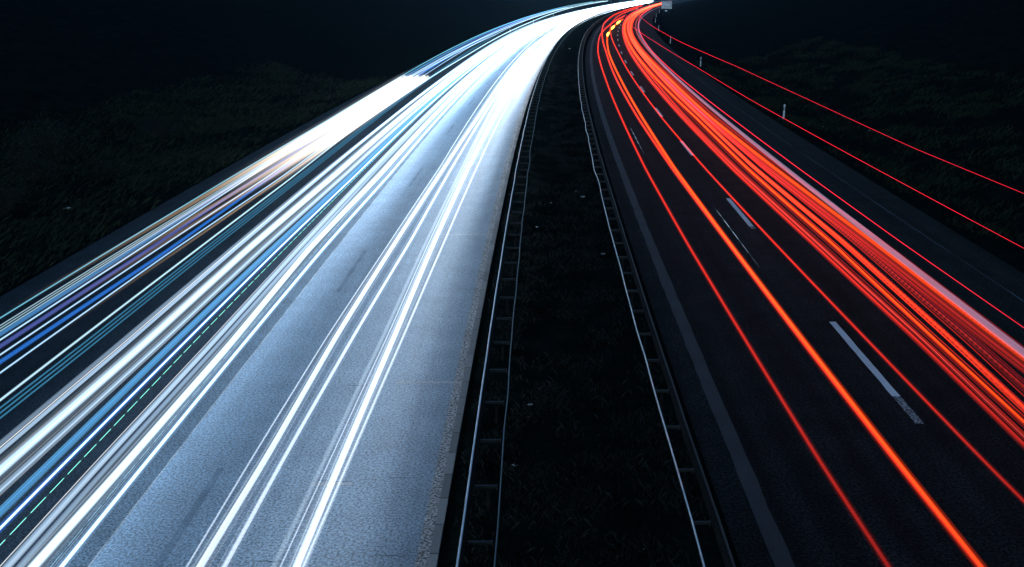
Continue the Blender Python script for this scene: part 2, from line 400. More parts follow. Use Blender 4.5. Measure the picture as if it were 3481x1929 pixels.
# ------------------------------------------------------------------ guardrails: two W beams, spacers and posts
def bead(d, z, r, n=7, a0=-30, a1=210):
    """rounded top edge, listed from the +d side over the top to the -d side"""
    return [(d + r*math.cos(math.radians(a)), z + r*math.sin(math.radians(a))) for a in np.linspace(a0, a1, n)]
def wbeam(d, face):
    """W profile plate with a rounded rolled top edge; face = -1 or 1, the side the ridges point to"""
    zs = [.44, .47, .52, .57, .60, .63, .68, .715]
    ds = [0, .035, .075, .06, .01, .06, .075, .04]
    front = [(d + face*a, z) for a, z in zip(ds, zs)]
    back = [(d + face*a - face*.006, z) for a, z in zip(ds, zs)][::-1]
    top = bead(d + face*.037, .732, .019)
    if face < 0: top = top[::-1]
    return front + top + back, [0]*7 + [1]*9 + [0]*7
def strap(d, face):
    w, z0, z1 = (.012, .55, .61) if d < -7 else (.016, .66, .74)
    top = bead(d, z1, w, 7, 0, 180)
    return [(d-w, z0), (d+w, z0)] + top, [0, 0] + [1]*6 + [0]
def guardrail(label, dl, dr, s0, s1, phase, kink_l, kink_r, mid, pl, pr, mats_l, mats_r):
    root = tag(empty('guardrail', pos(16, (dl+dr)/2)), label, 'guardrail')
    inv = root.matrix_basis.inverted()
    s = srange(s0, s1, .5)
    def wb(a, seedk):
        q = np.random.default_rng(seedk)
        kn = np.arange(s0-4, s1+8, 2.0)
        w = np.interp(s, kn, q.normal(size=len(kn)))*a
        return np.stack([w, np.interp(s, kn, q.normal(size=len(kn)))*a*.6], 1)
    for d, f, kk, mat, sd, pf, nm in ((dl, -1, kink_l, mats_l, 1, pl, 'rail'), (dr, 1, kink_r, mats_r, 2, pr, 'strap' if pr is strap else 'rail')):
        pr_, fm_ = pf(d, f)
        o = sweep(nm, s, pr_, mat, None, True, False, wb(kk, sd), fm_)
        o.parent = root; o.matrix_parent_inverse = inv
    sp = None; ps = None
    for n in range(98):
        a = phase + 2.0*n
        if a > s1: break
        loc = Vector(pos(a, (dl+dr)/2, .575)) - Vector(root.location)
        if sp is None:
            w = dr - dl - .1
            sp = boxes('spacer', [((0, 0, 0), (w, .05, .012), None), ((0, .024, -.035), (w, .006, .06), None), ((w/2-.012, 0, -.03), (.02, .06, .09), None)], mid, root)
            o = sp
        else:
            o = sp.copy(); C.objects.link(o); o.parent = root
        o.location = loc; o.rotation_euler = (0, 0, -heading(a))
    for n in range(98):
        a = phase + 4.0*n + .1
        if a > s1: break
        loc = Vector(pos(a, (dl+dr)/2, 0)) - Vector(root.location)
        if ps is None:
            ps = boxes('post', [((0, 0, .22), (.008, .10, .62), None), ((.028, .048, .22), (.055, .008, .62), None), ((.028, -.048, .22), (.055, .008, .62), None)], M_post, root)
            o = ps
        else:
            o = ps.copy(); C.objects.link(o); o.parent = root
        o.location = loc; o.rotation_euler = (0, 0, -heading(a))
    return root
guardrail('steel guardrail along the white-lit carriageway with rung-like spacers beside the kerb', -9.33, -8.82, 6, 420, 15.55-2, .006, .016, M_steel_dark, wbeam, strap, [M_post, M_lip_highlight], [M_steel_dark, M_steel])
guardrail('dark steel guardrail beside the red-lit carriageway with a wavy bright top edge', -5.66, -5.25, 6, 420, 16.2-2, .02, .006, M_steel_dark, strap, wbeam, [M_post, M_lip_highlight], [M_post, M_steel_dark])

# ------------------------------------------------------------------ delineator posts
def delineator():
    root = empty('delineator_post', (0, 0, 0))
    def prism(name, z0, z1, mat, slope=0.0, grow=0.0):
        g = grow
        b = [(-.06-g, -.045-g), (.06+g, -.045-g), (.045+g, .04+g), (0, .06+g), (-.045-g, .04+g)]
        n = len(b)
        V = [(x, y, z0) for x, y in b] + [(x, y, z1 + slope*(x+.06)) for x, y in b]
        F = [(i, (i+1) % n, n+(i+1) % n, n+i) for i in range(n)]
        o = mesh_obj(name, V, F, mat, root)
        # caps
        me = o.data
        import bmesh
        bm = bmesh.new(); bm.from_mesh(me); bm.verts.ensure_lookup_table()
        bm.faces.new([bm.verts[i] for i in range(n)][::-1]); bm.faces.new([bm.verts[n+i] for i in range(n)])
        bm.to_mesh(me); bm.free()
        return o
    prism('body', -.25, .62, M_white)
    prism('black_band', .62, .84, M_black)
    prism('cap', .84, 1.02, M_white, .25)
    boxes('reflector', [((0, -.048, .73), (.05, .012, .17), None)], M_reflect, root)
    return root
proto = delineator()
NTH = ['nearest white delineator post by the right verge, tall beside the thin red trail',
       'white delineator post on the right verge, next behind the nearest one',
       'white delineator post on the right verge, third from the camera',
       'small white delineator post on the right verge just before the bend tightens',
       'tiny white delineator post on the right verge, third before the big road sign',
       'tiny white delineator post on the right verge, second before the big road sign',
       'tiny white delineator post directly below the left corner of the big road sign']
spots = [(75.04 + 50*n, 8.07, NTH[n]) for n in range(7)]
spots += [(222.8, -21.7, 'faint delineator post on the left verge, nearest of three beside the blue trails'),
          (273.7, -21.8, 'faint delineator post on the left verge, middle of three beside the white band'),
          (324.7, -21.7, 'faint delineator post on the left verge, farthest of three beside the white band')]
for i, (s, d, lab) in enumerate(spots):
    if i == 0: r = proto
    else:
        r = proto.copy(); C.objects.link(r)
        for ch in list(proto.children):
            c = ch.copy(); C.objects.link(c); c.parent = r
    r.location = pos(s, d, float(ground_z(np.array(s), np.array(d))) if d > 0 else 0.0)
    r.rotation_euler = (math.radians(rng.uniform(-2, 2)), math.radians(rng.uniform(1, 4)), -heading(s))
    tag(r, lab, 'delineator post', 'delineator posts along both verges')

# ------------------------------------------------------------------ big road sign and the small plate below it
ss_, sd_ = 341.0, 10.9
root = tag(empty('road_sign', pos(ss_, sd_, 0), -heading(ss_)), 'big white framed road sign on two posts at the far bend on the right', 'road sign')
W, H, Zb = 3.1, 2.15, 2.0
boxes('board', [((0, 0, Zb+H/2), (W, .05, H), None)], M_white, root)
fr = boxes('border', [((0, -.03, Zb+.17), (W-.3, .012, .06), None), ((0, -.03, Zb+H-.17), (W-.3, .012, .06), None), ((-W/2+.17, -.03, Zb+H/2), (.06, .012, H-.4), None), ((W/2-.30, -.03, Zb+H/2), (.14, .012, H-.4), None)], M_grey, root)
boxes('lettering', [((.35, -.03, Zb+1.72), (1.2, .012, .10), None), ((.42, -.03, Zb+1.62), (.9, .012, .04), None), ((-.85, -.03, Zb+1.0), (.42, .012, .07), None), ((-.55, -.03, Zb+.86), (.3, .012, .07), None), ((.2, -.03, Zb+.78), (1.7, .012, .035), None), ((.2, -.03, Zb+.4), (1.7, .012, .03), None)], M_grey, root)
boxes('lower_panel', [((.25, -.03, Zb+.55), (1.9, .01, .16), None)], M_cream, root)
for x in (-1.0, 1.0):
    boxes('post', [((x, .08, (Zb+H)/2-.6), (.10, .10, Zb+H+1.0), None)], M_steel_dark, root)
root = tag(empty('marker_plate', pos(ss_-2, 10.75, 0), -heading(ss_)), 'small bright white reflective plate below the big road sign', 'marker plate')
boxes('plate', [((0, 0, 1.45), (.66, .03, .34), None)], M_reflect, root)
boxes('post', [((0, .05, .55), (.06, .06, 1.9), None)], M_steel_dark, root)

# ------------------------------------------------------------------ litter on the median and verges
LT = [(47.4, -6.33, .16, 'largest pale scrap lying on the dark median grass, halfway up'), (49.0, -6.58, .08, 'small pale scrap just beyond the largest one on the median'),
      (46.3, -7.75, .08, 'pale scrap on the median left of the largest one'), (41.2, -8.30, .09, 'crumpled pale scrap close behind the ladder-like guardrail'),
      (36.7, -5.95, .12, 'pale scrap on the median close to the wavy guardrail'), (22.7, -8.34, .10, 'pale greenish scrap in the near median grass'),
      (19.5, -8.61, .08, 'pale twig-like scrap in the nearest median grass by the ladder-like guardrail'), (16.3, -6.41, .06, 'tiny white scrap at the bottom of the median'),
      (96.2, 11.5, .14, 'pale scrap in the grass of the right slope beyond the nearest post'), (73.4, 10.4, .15, 'bright white scrap in the grass right of the nearest delineator post'),
      (68.1, 12.0, .12, 'dull pale scrap on the right slope between the thin red trails'), (34.6, 7.31, .07, 'bright speck on the right edge of the asphalt'),
      (163, -7.37, .35, 'lone pale scrap far up the dark median'), (45.3, -28.6, .30, 'bright white scrap lying at the foot of the left shrubs')]
for i, (s, d, r, lab) in enumerate(LT):
    q = np.random.default_rng(100+i); n = 9
    ang = np.linspace(0, 2*np.pi, n, endpoint=False)
    r = r*.75; rr = r*(.6+.5*q.random(n))
    V = [(a*math.cos(t), .6*a*math.sin(t), .02+.3*r*q.random()) for a, t in zip(rr, ang)] + [(0, 0, .45*r), (0, 0, -.02)]
    F = [(j, (j+1) % n, n) for j in range(n)] + [((j+1) % n, j, n+1) for j in range(n)]
    o = mesh_obj('litter_scrap', V, F, M_scrap)
    o.location = pos(s, d, float(ground_z(np.array(s), np.array(d))) + .015)
    tag(o, lab, 'litter', 'scraps of litter on the grass')

# ------------------------------------------------------------------ grass
def grass(name, s, d, h, w, mat, lean=.5, comb=None):
    n = len(s)
    base = pos(s, d, ground_z(s, d))
    a = nr.random(n)*2*np.pi
    hh = h*(.5+nr.random(n)); ww = w*(.6+.8*nr.random(n))
    side = np.stack([np.cos(a), np.sin(a), np.zeros(n)], 1)*ww[:, None]
    b = nr.random(n)*2*np.pi
    ln = np.stack([np.cos(b), np.sin(b), np.zeros(n)], 1)*(hh*lean*nr.random(n))[:, None]
    if comb is not None: ln += np.array(comb)*hh[:, None]
    up = np.stack([np.zeros(n), np.zeros(n), hh], 1)
    V = np.stack([base-side, base+side, base+ln*.5+up*.65+side*.6, base+ln*1.5+up], 1).reshape(-1, 3)
    i = np.arange(n)*4
    F = np.concatenate([np.stack([i, i+1, i+2], 1), np.stack([i, i+2, i+3], 1)])
    return tag(mesh_obj(name, V, F, mat), kind='stuff')
def clumps(n, s0, s1, d0, d1, nc, rad):
    cs = s0 + (s1-s0)*nr.random(nc)**1.5; cd = d0 + (d1-d0)*nr.random(nc)
    i = nr.integers(0, nc, n)
    s = cs[i] + nr.normal(size=n)*rad*(1+cs[i]/80); d = cd[i] + nr.normal(size=n)*rad
    ok = (d > d0) & (d < d1)
    return s[ok], d[ok]
s, d = clumps(26000, 28, 110, -38, -25.0, 260, .8)
grass('grass', s, d, .20, .022, M_grass, .8, (.5, .25, 0)).__setitem__('label', 'dark tufted grass on the left bank')
s, d = clumps(30000, 28, 130, 7.6, 22, 280, .5)
grass('grass', s, d, .22, .022, M_grass, .8, (.3, 0, 0)).__setitem__('label', 'dark tufted grass on the right verge and slope')
s, d = clumps(26000, 13, 130, -8.7, -5.0, 420, .22)
grass('grass', s, d, .12, .010, M_grass_dry, .9).__setitem__('label', 'short dark grass on the median')
s, d = clumps(9000, 13, 60, -9.62, -8.5, 160, .12)
grass('grass', s, d, .10, .007, M_grass_dry, .7).__setitem__('label', 'dry brownish grass under the guardrail')

# ------------------------------------------------------------------ shrubs on the left bank
SH = [(43, -30.2, 1.9, 1.5, 'low leafy shrub at the left picture edge with glinting leaves'), (49, -31.8, 2.3, 2.1, 'tall leafy shrub on the left bank above the white scrap'),
      (55, -33.5, 2.4, 2.2, 'broad dark shrub higher up the left bank'), (52, -29.6, 1.3, .9, 'small shrub in the grass right of the white scrap'), (64, -31.5, 1.6, 1.2, 'pale dry bush on the left bank farther up the road')]
for i, (s, d, r, h, lab) in enumerate(SH):
    q = np.random.default_rng(40+i)
    root = tag(empty('shrub', pos(s, d, float(ground_z(np.array(s), np.array(d))))), lab, 'shrub', 'shrubs on the left bank')
    V = []; F = []
    tips = []
    for k_ in range(26):
        a = q.random()*6.283; e = .25+1.1*q.random(); ln = (.5+.6*q.random())
        tip = np.array([math.cos(a)*r*ln*math.cos(e), math.sin(a)*r*ln*math.cos(e), h*ln*math.sin(e)+.15])
        tips.append(tip)
        b = len(V); w = .012
        mid = tip*.5+np.array([0, 0, .12*h])
        for p_, ww in ((np.zeros(3), w*1.6), (mid, w), (tip, w*.4)):
            for t in (0, 2.09, 4.19): V.append(p_+np.array([math.cos(t)*ww, math.sin(t)*ww, 0]))
        for seg in (0, 3):
            for t in range(3): F.append((b+seg+t, b+seg+(t+1) % 3, b+seg+3+(t+1) % 3, b+seg+3+t))
    mesh_obj('stems', V, F, M_twig, root)
    n = 2600
    tp = np.array(tips)[q.integers(0, len(tips), n)]
    fr_ = .45+.6*q.random(n)
    c = tp*fr_[:, None] + q.normal(size=(n, 3))*np.array([.16, .16, .13])*r*.6
    c[:, 2] = np.abs(c[:, 2])+.05
    u = q.normal(size=(n, 3)); u /= np.linalg.norm(u, axis=1)[:, None]
    v_ = np.cross(u, q.normal(size=(n, 3))); v_ /= np.linalg.norm(v_, axis=1)[:, None]
    L_ = (.035+.03*q.random(n))[:, None]
    V = np.stack([c-u*L_, c+v_*L_*.5, c+u*L_, c-v_*L_*.5], 1).reshape(-1, 3)
    i4 = np.arange(n)*4
    mesh_obj('leaves', V, np.stack([i4, i4+1, i4+2, i4+3], 1), M_leaf if i != 4 else M_grass_dry, root)
KN = [12,18,25,35,50,70,100,140,190,250,330,430,560,720]
TR = {
  'c':(0.80,[-2.91,-3.06,-3.14,-3.25,-3.33,-3.27,-3.21,-3.28,-2.97,-1.66,0.05,0.05,0.05,0.05]),
  'a':(0.80,[-1.58,-1.71,-1.8,-1.9,-2.09,-2.21,-2.26,-2.23,-2.65,-3.41,-3.82,-3.27,-2.27,-2.27]),
  'd':(0.80,[-1.57,-1.67,-1.75,-1.85,-1.97,-1.93,-1.87,-1.94,-1.72,-0.43,1.06,1.06,1.06,1.06]),
  'b':(0.80,[0.03,-0.13,-0.23,-0.38,-0.57,-0.69,-0.73,-0.73,-1.16,-1.86,-2.08,-1.47,-1.47,-1.47]),
  'e1':(0.75,[0.86,0.93,1.0,0.91,0.71,0.66,0.7,0.76,0.96,0.94,0.66,0.83,1.72,1.72]),
  'e2':(0.75,[1.11,1.15,1.2,1.12,0.94,0.94,1.08,1.16,1.16,1.16,1.16,1.16,1.16,1.16]),
  'e3':(0.75,[1.32,1.39,1.45,1.55,1.41,1.51,1.36,1.26,1.32,1.28,1.36,1.99,1.99,1.99]),
  'e4':(0.80,[1.38,1.58,1.79,1.91,1.72,1.83,1.87,1.93,1.93,1.93,1.93,1.93,1.93,1.93]),
  'e5':(0.80,[1.85,2.04,2.23,2.33,2.14,2.14,2.14,2.14,2.14,2.14,2.14,2.14,2.14,2.14]),
  'e6':(0.80,[2.69,2.6,2.51,2.43,2.13,1.96,1.92,1.92,1.92,1.92,1.92,1.92,1.92,1.92]),
  'e7':(0.80,[2.93,2.92,2.92,2.88,2.63,2.42,2.51,2.29,2.36,2.65,2.77,2.87,2.98,2.98]),
  'e9':(0.85,[4.05,3.94,3.82,3.7,3.63,3.6,3.49,3.52,3.89,4.2,4.2,4.2,4.2,4.2]),
  'L10':(3.90,[1.78,1.72,1.64,1.55,1.45,1.53,1.39,0.99,1.42,1.22,0.54,0.54,0.54,0.54]),
  'L11':(3.95,[4.35,4.23,4.08,3.83,3.95,4.02,3.55,3.44,3.62,3.65,2.96,2.96,2.96,2.96]),
  'b1':(3.00,[-18.69,-18.66,-18.64,-18.57,-18.43,-18.37,-18.48,-18.42,-18.15,-18.15,-19.29,-20.74,-20.74,-20.74]),
  'b2':(3.00,[-18.49,-18.43,-18.37,-18.23,-18.05,-17.87,-17.68,-17.14,-16.5,-16.27,-17.85,-18.88,-19.22,-19.22]),
  'b3':(3.00,[-18.23,-18.17,-18.11,-18.07,-18.07,-18.07,-18.07,-18.07,-18.07,-18.07,-18.07,-18.07,-18.07,-18.07]),
  'b4':(3.00,[-18.04,-18.0,-17.95,-17.94,-17.91,-17.72,-17.22,-16.41,-16.41,-16.41,-16.41,-16.41,-16.41,-16.41]),
  'b5':(3.00,[-17.94,-17.82,-17.71,-17.65,-17.65,-17.65,-17.65,-17.65,-17.65,-17.65,-17.65,-17.65,-17.65,-17.65]),
  'b6':(3.00,[-17.67,-17.59,-17.5,-17.34,-17.34,-17.34,-17.34,-17.34,-17.34,-17.34,-17.34,-17.34,-17.34,-17.34]),
  'b7':(3.00,[-17.58,-17.39,-17.2,-17.2,-17.2,-17.2,-17.2,-17.2,-17.2,-17.2,-17.2,-17.2,-17.2,-17.2]),
  'b8':(3.00,[-17.18,-17.14,-17.08,-16.85,-16.85,-16.85,-16.85,-16.85,-16.85,-16.85,-16.85,-16.85,-16.85,-16.85]),
  'b9':(3.00,[-16.56,-16.54,-16.5,-16.46,-16.57,-16.27,-15.8,-15.45,-14.85,-14.86,-15.9,-16.89,-17.81,-17.81]),
  'b10':(3.00,[-16.43,-16.36,-16.34,-16.29,-16.29,-16.29,-16.29,-16.29,-16.29,-16.29,-16.29,-16.29,-16.29,-16.29]),
  'w1':(3.00,[-18.98,-18.79,-18.6,-18.39,-18.11,-18.08,-18.08,-18.08,-18.08,-18.08,-18.08,-18.08,-18.08,-18.08]),
  'w2':(3.00,[-18.64,-18.44,-18.23,-18.02,-17.72,-17.63,-17.63,-17.63,-17.63,-17.63,-17.63,-17.63,-17.63,-17.63]),
  'w3':(3.00,[-18.61,-18.28,-17.94,-17.58,-17.17,-17.15,-17.15,-17.15,-17.15,-17.15,-17.15,-17.15,-17.15,-17.15]),
  'w4':(3.00,[-18.23,-17.92,-17.6,-17.25,-16.83,-16.71,-16.71,-16.71,-16.71,-16.71,-16.71,-16.71,-16.71,-16.71]),
  'w5':(3.00,[-17.31,-17.13,-16.95,-16.75,-16.62,-16.43,-16.43,-16.43,-16.43,-16.43,-16.43,-16.43,-16.43,-16.43]),
  'mb':(0.70,[-18.63,-18.59,-18.54,-18.52,-18.51,-18.4,-18.42,-18.68,-19.01,-19.46,-19.32,-19.2,-20.95,-23.01]),
  'm1':(0.70,[-18.46,-18.41,-18.35,-18.38,-18.38,-18.38,-18.38,-18.38,-18.38,-18.38,-18.38,-18.38,-18.38,-18.38]),
  'm2':(0.70,[-18.09,-18.0,-17.91,-17.94,-17.78,-17.78,-17.78,-17.78,-17.78,-17.78,-17.78,-17.78,-17.78,-17.78]),
  'm3':(0.70,[-17.7,-17.6,-17.51,-17.48,-17.33,-17.33,-17.33,-17.33,-17.33,-17.33,-17.33,-17.33,-17.33,-17.33]),
  'm4':(0.70,[-17.22,-17.21,-17.19,-17.13,-17.01,-17.01,-17.01,-17.01,-17.01,-17.01,-17.01,-17.01,-17.01,-17.01]),
  'm5':(0.70,[-16.95,-16.94,-16.93,-16.92,-16.8,-16.8,-16.8,-16.8,-16.8,-16.8,-16.8,-16.8,-16.8,-16.8]),
  'm6':(0.70,[-16.68,-16.68,-16.7,-16.7,-16.68,-16.68,-16.68,-16.68,-16.68,-16.68,-16.68,-16.68,-16.68,-16.68]),
  'm7':(0.70,[-16.24,-16.26,-16.22,-16.25,-16.25,-16.25,-16.25,-16.25,-16.25,-16.25,-16.25,-16.25,-16.25,-16.25]),
  'm8':(0.70,[-15.89,-15.79,-15.75,-15.88,-15.69,-15.69,-15.69,-15.69,-15.69,-15.69,-15.69,-15.69,-15.69,-15.69]),
  'm9':(0.70,[-15.57,-15.59,-15.59,-15.59,-15.59,-15.59,-15.59,-15.59,-15.59,-15.59,-15.59,-15.59,-15.59,-15.59]),
  'm10':(0.70,[-15.41,-15.42,-15.42,-15.41,-15.23,-15.23,-15.23,-15.23,-15.23,-15.23,-15.23,-15.23,-15.23,-15.23]),
  'n1':(0.95,[-13.33,-13.33,-13.29,-13.13,-12.93,-12.93,-12.93,-12.93,-12.93,-12.93,-12.93,-12.93,-12.93,-12.93]),
  'n2':(0.95,[-13.17,-13.07,-13.07,-12.94,-12.72,-12.49,-12.39,-12.27,-11.67,-11.67,-11.67,-11.67,-11.67,-11.67]),
  'n3':(0.95,[-12.79,-12.75,-12.65,-12.46,-12.35,-12.18,-12.0,-11.92,-11.67,-11.67,-11.67,-11.67,-11.67,-11.67]),
  'n4':(0.95,[-12.07,-11.99,-11.92,-11.92,-11.87,-11.87,-11.87,-11.87,-11.87,-11.87,-11.87,-11.87,-11.87,-11.87]),
  'n5':(0.95,[-11.71,-11.69,-11.65,-11.65,-11.58,-11.38,-10.99,-10.8,-10.92,-10.92,-10.92,-10.92,-10.92,-10.92]),
  'n6':(0.95,[-11.64,-11.54,-11.43,-11.32,-11.19,-10.99,-10.57,-10.34,-10.27,-10.27,-10.27,-10.27,-10.27,-10.27]),
}
# ------------------------------------------------------------------ light trails: tubes of glow at the height of the lamps that drew them
def trail(key, label, cat, r0, col, lev, s0=6.0, s1=700.0, near=1.0, far=1.0, p=1.3, dash=None, dd=0.0, dz=0.0, grow=90.0, fade0=0.0, fade1=0.0, group=None, name='light_trail', ramp=120.0, d_const=None, taper=False, fine=.9, halo=None, dip=None, strands=()):
    if d_const is None: z, kn = TR[key]
    else: z, kn = d_const[0], [d_const[1]]*len(KN)
    s = srange(s0, s1, fine)
    # smooth interpolation through the knots
    kd = np.interp(s, KN, kn)
    for _ in range(3):
        kd[1:-1] = .25*kd[:-2] + .5*kd[1:-1] + .25*kd[2:]
    d = kd + dd
    r = r0*WIDTH.get(group, 1.0)*(1 + np.maximum(s-20, 0)/grow)
    if taper: r = r*np.sqrt(np.clip(1-((2*s-s0-s1)/(s1-s0))**2, .0004, 1))
    sides = 8
    n = len(s)
    zz = np.maximum(z + dz, r + .03)
    t = np.interp(s, SS, _th)
    P = pos(s, d, zz)
    nx = np.stack([np.cos(t), -np.sin(t), np.zeros(n)], 1); nz = np.array([0, 0, 1.0])
    V = np.stack([P + (nx*math.cos(a) + nz*math.sin(a))*r[:, None] for a in np.arange(sides)*2*np.pi/sides], 1).reshape(-1, 3)
    F = [(i*sides+j, i*sides+(j+1) % sides, (i+1)*sides+(j+1) % sides, (i+1)*sides+j) for i in range(n-1) for j in range(sides)]
    far = far**.36 if far > 1 else far
    g = near + (far-near)*np.clip((s-15)/ramp, 0, 1)
    if fade0 > 0: g = g*np.clip((s-s0)/fade0, 0, 1)**1.5
    if fade1 > 0: g = g*np.clip((s1-s)/fade1, 0, 1)
    UV = np.stack([np.repeat(s, sides), np.tile(np.arange(sides)/sides, n)], 1)
    o = mesh_obj(name, V, F, light_mat(col, lev*BOOST.get(group, 1.0), p, dash, BEAM.get(group, 0.0), dip or DIP.get(group, 1.0)), None, True, UV, None, {'gain': np.repeat(g, sides), 'axis': np.repeat(np.stack([-np.sin(t), -np.cos(t), np.zeros(n)], 1), sides, 0)})
    tag(o, label, cat, group)
    k2 = np.unique(np.append(np.arange(0, n, 2), n-1)); m2 = len(k2); s5 = 5
    for i_, (dd2, rr2, lv2, col2) in enumerate(strands):
        # fine strands of the same lamp, each drifting a little
        w_ = dd2*(1+.35*np.sin(s[k2]/(31+7*i_)+i_*1.7+dd2*40)) * np.minimum(1+np.maximum(s[k2]-20, 0)/160, 2.2)
        Q = P[k2] + nx[k2]*w_[:, None] + np.array([0, 0, .05+.03*math.sin(i_*2.1)])
        r2 = rr2*(1+np.maximum(s[k2]-20, 0)/110)
        V2 = np.stack([Q + (nx[k2]*math.cos(a) + nz*math.sin(a))*r2[:, None] for a in np.arange(s5)*2*np.pi/s5], 1).reshape(-1, 3)
        F2 = [(i*s5+j, i*s5+(j+1) % s5, (i+1)*s5+(j+1) % s5, (i+1)*s5+j) for i in range(m2-1) for j in range(s5)]
        UV2 = np.stack([np.repeat(s[k2], s5), np.tile(np.arange(s5)/s5, m2)], 1)
        mesh_obj('strand', V2, F2, light_mat(col2 or col, lv2*BOOST.get(group, 1.0), 1.0, None, BEAM.get(group, 0.0), 1.0), o, True, UV2, None,
                 {'gain': np.repeat(g[k2], s5), 'axis': np.repeat(np.stack([-np.sin(t[k2]), -np.cos(t[k2]), np.zeros(m2)], 1), s5, 0)})
    if halo:
        V2 = np.stack([P + (nx*math.cos(a) + nz*math.sin(a))*np.minimum(r*halo[0], zz-.02)[:, None] for a in np.arange(sides)*2*np.pi/sides], 1).reshape(-1, 3)
        mesh_obj('halo', V2, F, light_mat(col, lev*BOOST.get(group, 1.0)*halo[1], 1.35, None, BEAM.get(group, 0.0), dip or DIP.get(group, 1.0)), o, True, UV, None, {'gain': np.repeat(g, sides), 'axis': np.repeat(np.stack([-np.sin(t), -np.cos(t), np.zeros(n)], 1), sides, 0)})
    return o

WHITE = (.76, .87, 1.0); SILVER = (.50, .72, .98); BLUE = (.03, .22, .85); SKYB = (.12, .45, 1.0); CYAN = (.22, .72, .95); ICE = (.55, .85, 1.0)
LAV = (.16, .22, .80); TAN = (1.0, .66, .38); WARMW = (1.0, .97, .95); MINT = (.25, .9, .75)
RED = (1.0, .036, .020); ORANGE = (1.0, .062, .004); DEEP = (.55, .025, .02); CRIM = (.95, .02, .05); PINK = (.75, .13, .13); AMBER = (1.0, .55, .06); VIOLET = (.22, .12, .55)
BOOST = {'red tail light trails': 1.9, 'yellow indicator flashes': 2.5, 'white headlight trails': 1.1, 'blue lorry lamp trails': .9, 'overexposed lorry floodlight trails': 1.1}
WIDTH = {'red tail light trails': .70, 'white headlight trails': .80}
DIP = {'white headlight trails': 3.0}
BEAM = {'red tail light trails': 5.0, 'yellow indicator flashes': 4.0}
TAIL = 'red tail light trails'; HEAD = 'white headlight trails'; ROOF = 'blue lorry lamp trails'; FLOOD = 'overexposed lorry floodlight trails'
T = trail
# right carriageway, left lane
T('c', 'leftmost red trail, nearest the median guardrail', 'light trail', .050, RED, .75, s1=310, near=.5, far=2.6, grow=150, group=TAIL, halo=(2.2, .16))
T('a', 'red trail under the thick orange one, running on to the far bend', 'light trail', .058, RED, .9, s1=485, near=.8, far=2.5, grow=150, group=TAIL, halo=(2.2, .16))
T('d', 'thick orange trail that ends in yellow flashes at the bend', 'light trail', .050, ORANGE, 1.5, s1=278, near=1, far=2.3, grow=150, group=TAIL, halo=(2.4, .2))
T('b', 'single red trail crossing the white lane dashes', 'light trail', .040, RED, .72, s1=430, near=.7, far=2.6, grow=150, group=TAIL, halo=(2.2, .16))
for i, (a, b, lab) in enumerate(((184, 199, 'nearest yellow indicator flash on the orange trail'), (214, 231, 'middle yellow indicator flash on the orange trail'), (243, 263, 'farthest yellow indicator flash at the tip of the orange trail'))):
    T('d', lab, 'light flash', .07, AMBER, 3.0, s0=a, s1=b, grow=90, taper=True, fine=.12, group='yellow indicator flashes', name='indicator_flash')
# right carriageway, right lane bundle
T('e1', 'leftmost red trail of the wide red bundle in the right lane', 'light trail', .055, RED, .55, s1=600, near=.8, far=3.2, group=TAIL, halo=(2.2, .16), strands=((.05, .010, .5, None), (-.05, .012, .4, None), (-.10, .010, .3, DEEP)))
T('e1', 'thin bright pink line inside the leftmost red trail of the bundle', 'light trail', .014, (1, .09, .08), .9, s1=560, near=1, far=2.3, dd=.1, dz=.05, group=TAIL)
T('e2', 'second red trail of the bundle, close beside its left edge', 'light trail', .045, RED, .50, s1=560, near=.7, far=3.0, group=TAIL, strands=((.06, .010, .45, None), (.12, .012, .35, None), (-.05, .010, .4, ORANGE)))
T('e3', 'bright orange trail left of the comb-like flicker in the bundle', 'light trail', .040, ORANGE, 1.5, s1=620, near=1.0, far=2.5, group=TAIL, halo=(2.2, .16), strands=((.07, .012, .6, RED), (.14, .012, .5, RED), (-.07, .010, .4, RED), (-.14, .010, .3, DEEP)))
T('e4', 'broad red-orange trail with a comb-like flicker in the bundle', 'light trail', .110, RED, .8, s1=600, near=1.0, far=2.1, dash=(3.2, .62, .55), group=TAIL, strands=((.16, .014, .5, RED), (-.15, .012, .7, ORANGE), (.24, .010, .35, DEEP)))
T('e4', 'orange core of the broad comb-like red trail', 'light trail', .040, ORANGE, .9, s1=600, near=1, far=2.3, dd=-.05, dz=.06, group=TAIL)
T('e5', 'dark crimson trail in the middle of the red bundle', 'light trail', .095, DEEP, .55, s1=560, near=.8, far=3.0, dash=(3.2, .5, .25), group=TAIL, strands=((.10, .012, .4, CRIM), (-.10, .012, .5, RED), (.20, .010, .35, RED)))
T('e6', 'dim double red trail between crimson and thick orange in the bundle', 'light trail', .055, RED, .35, s1=600, near=.5, far=5.1, group=TAIL, strands=((.08, .010, .4, None), (-.08, .010, .35, None), (.26, .012, .3, DEEP)))
T('e6', 'dim right half of the double red trail in the bundle', 'light trail', .035, RED, .32, s1=560, near=.6, far=5.1, dd=.17, group=TAIL)
T('e7', 'thick orange-red trail on the right side of the bundle', 'light trail', .075, ORANGE, 1.3, s1=640, near=.6, far=2.3, dash=(4.0, .7, .6), group=TAIL, halo=(2.2, .16), strands=((-.12, .012, .5, RED), (.12, .014, .6, RED), (-.20, .012, .4, DEEP), (.20, .012, .5, RED)))
T('e7', 'dark red glow along the left of the thick orange-red trail', 'light trail', .120, DEEP, .35, s1=600, near=.8, far=3.7, dd=-.25, group=TAIL)
T('', 'broad pale pink glow added over the right white edge line as red light on it', 'light trail', .110, PINK, .36, s1=420, near=.75, far=1.3, grow=200, d_const=(.45, 3.55), group=TAIL)  # added glow tube for the red light falling on the edge line
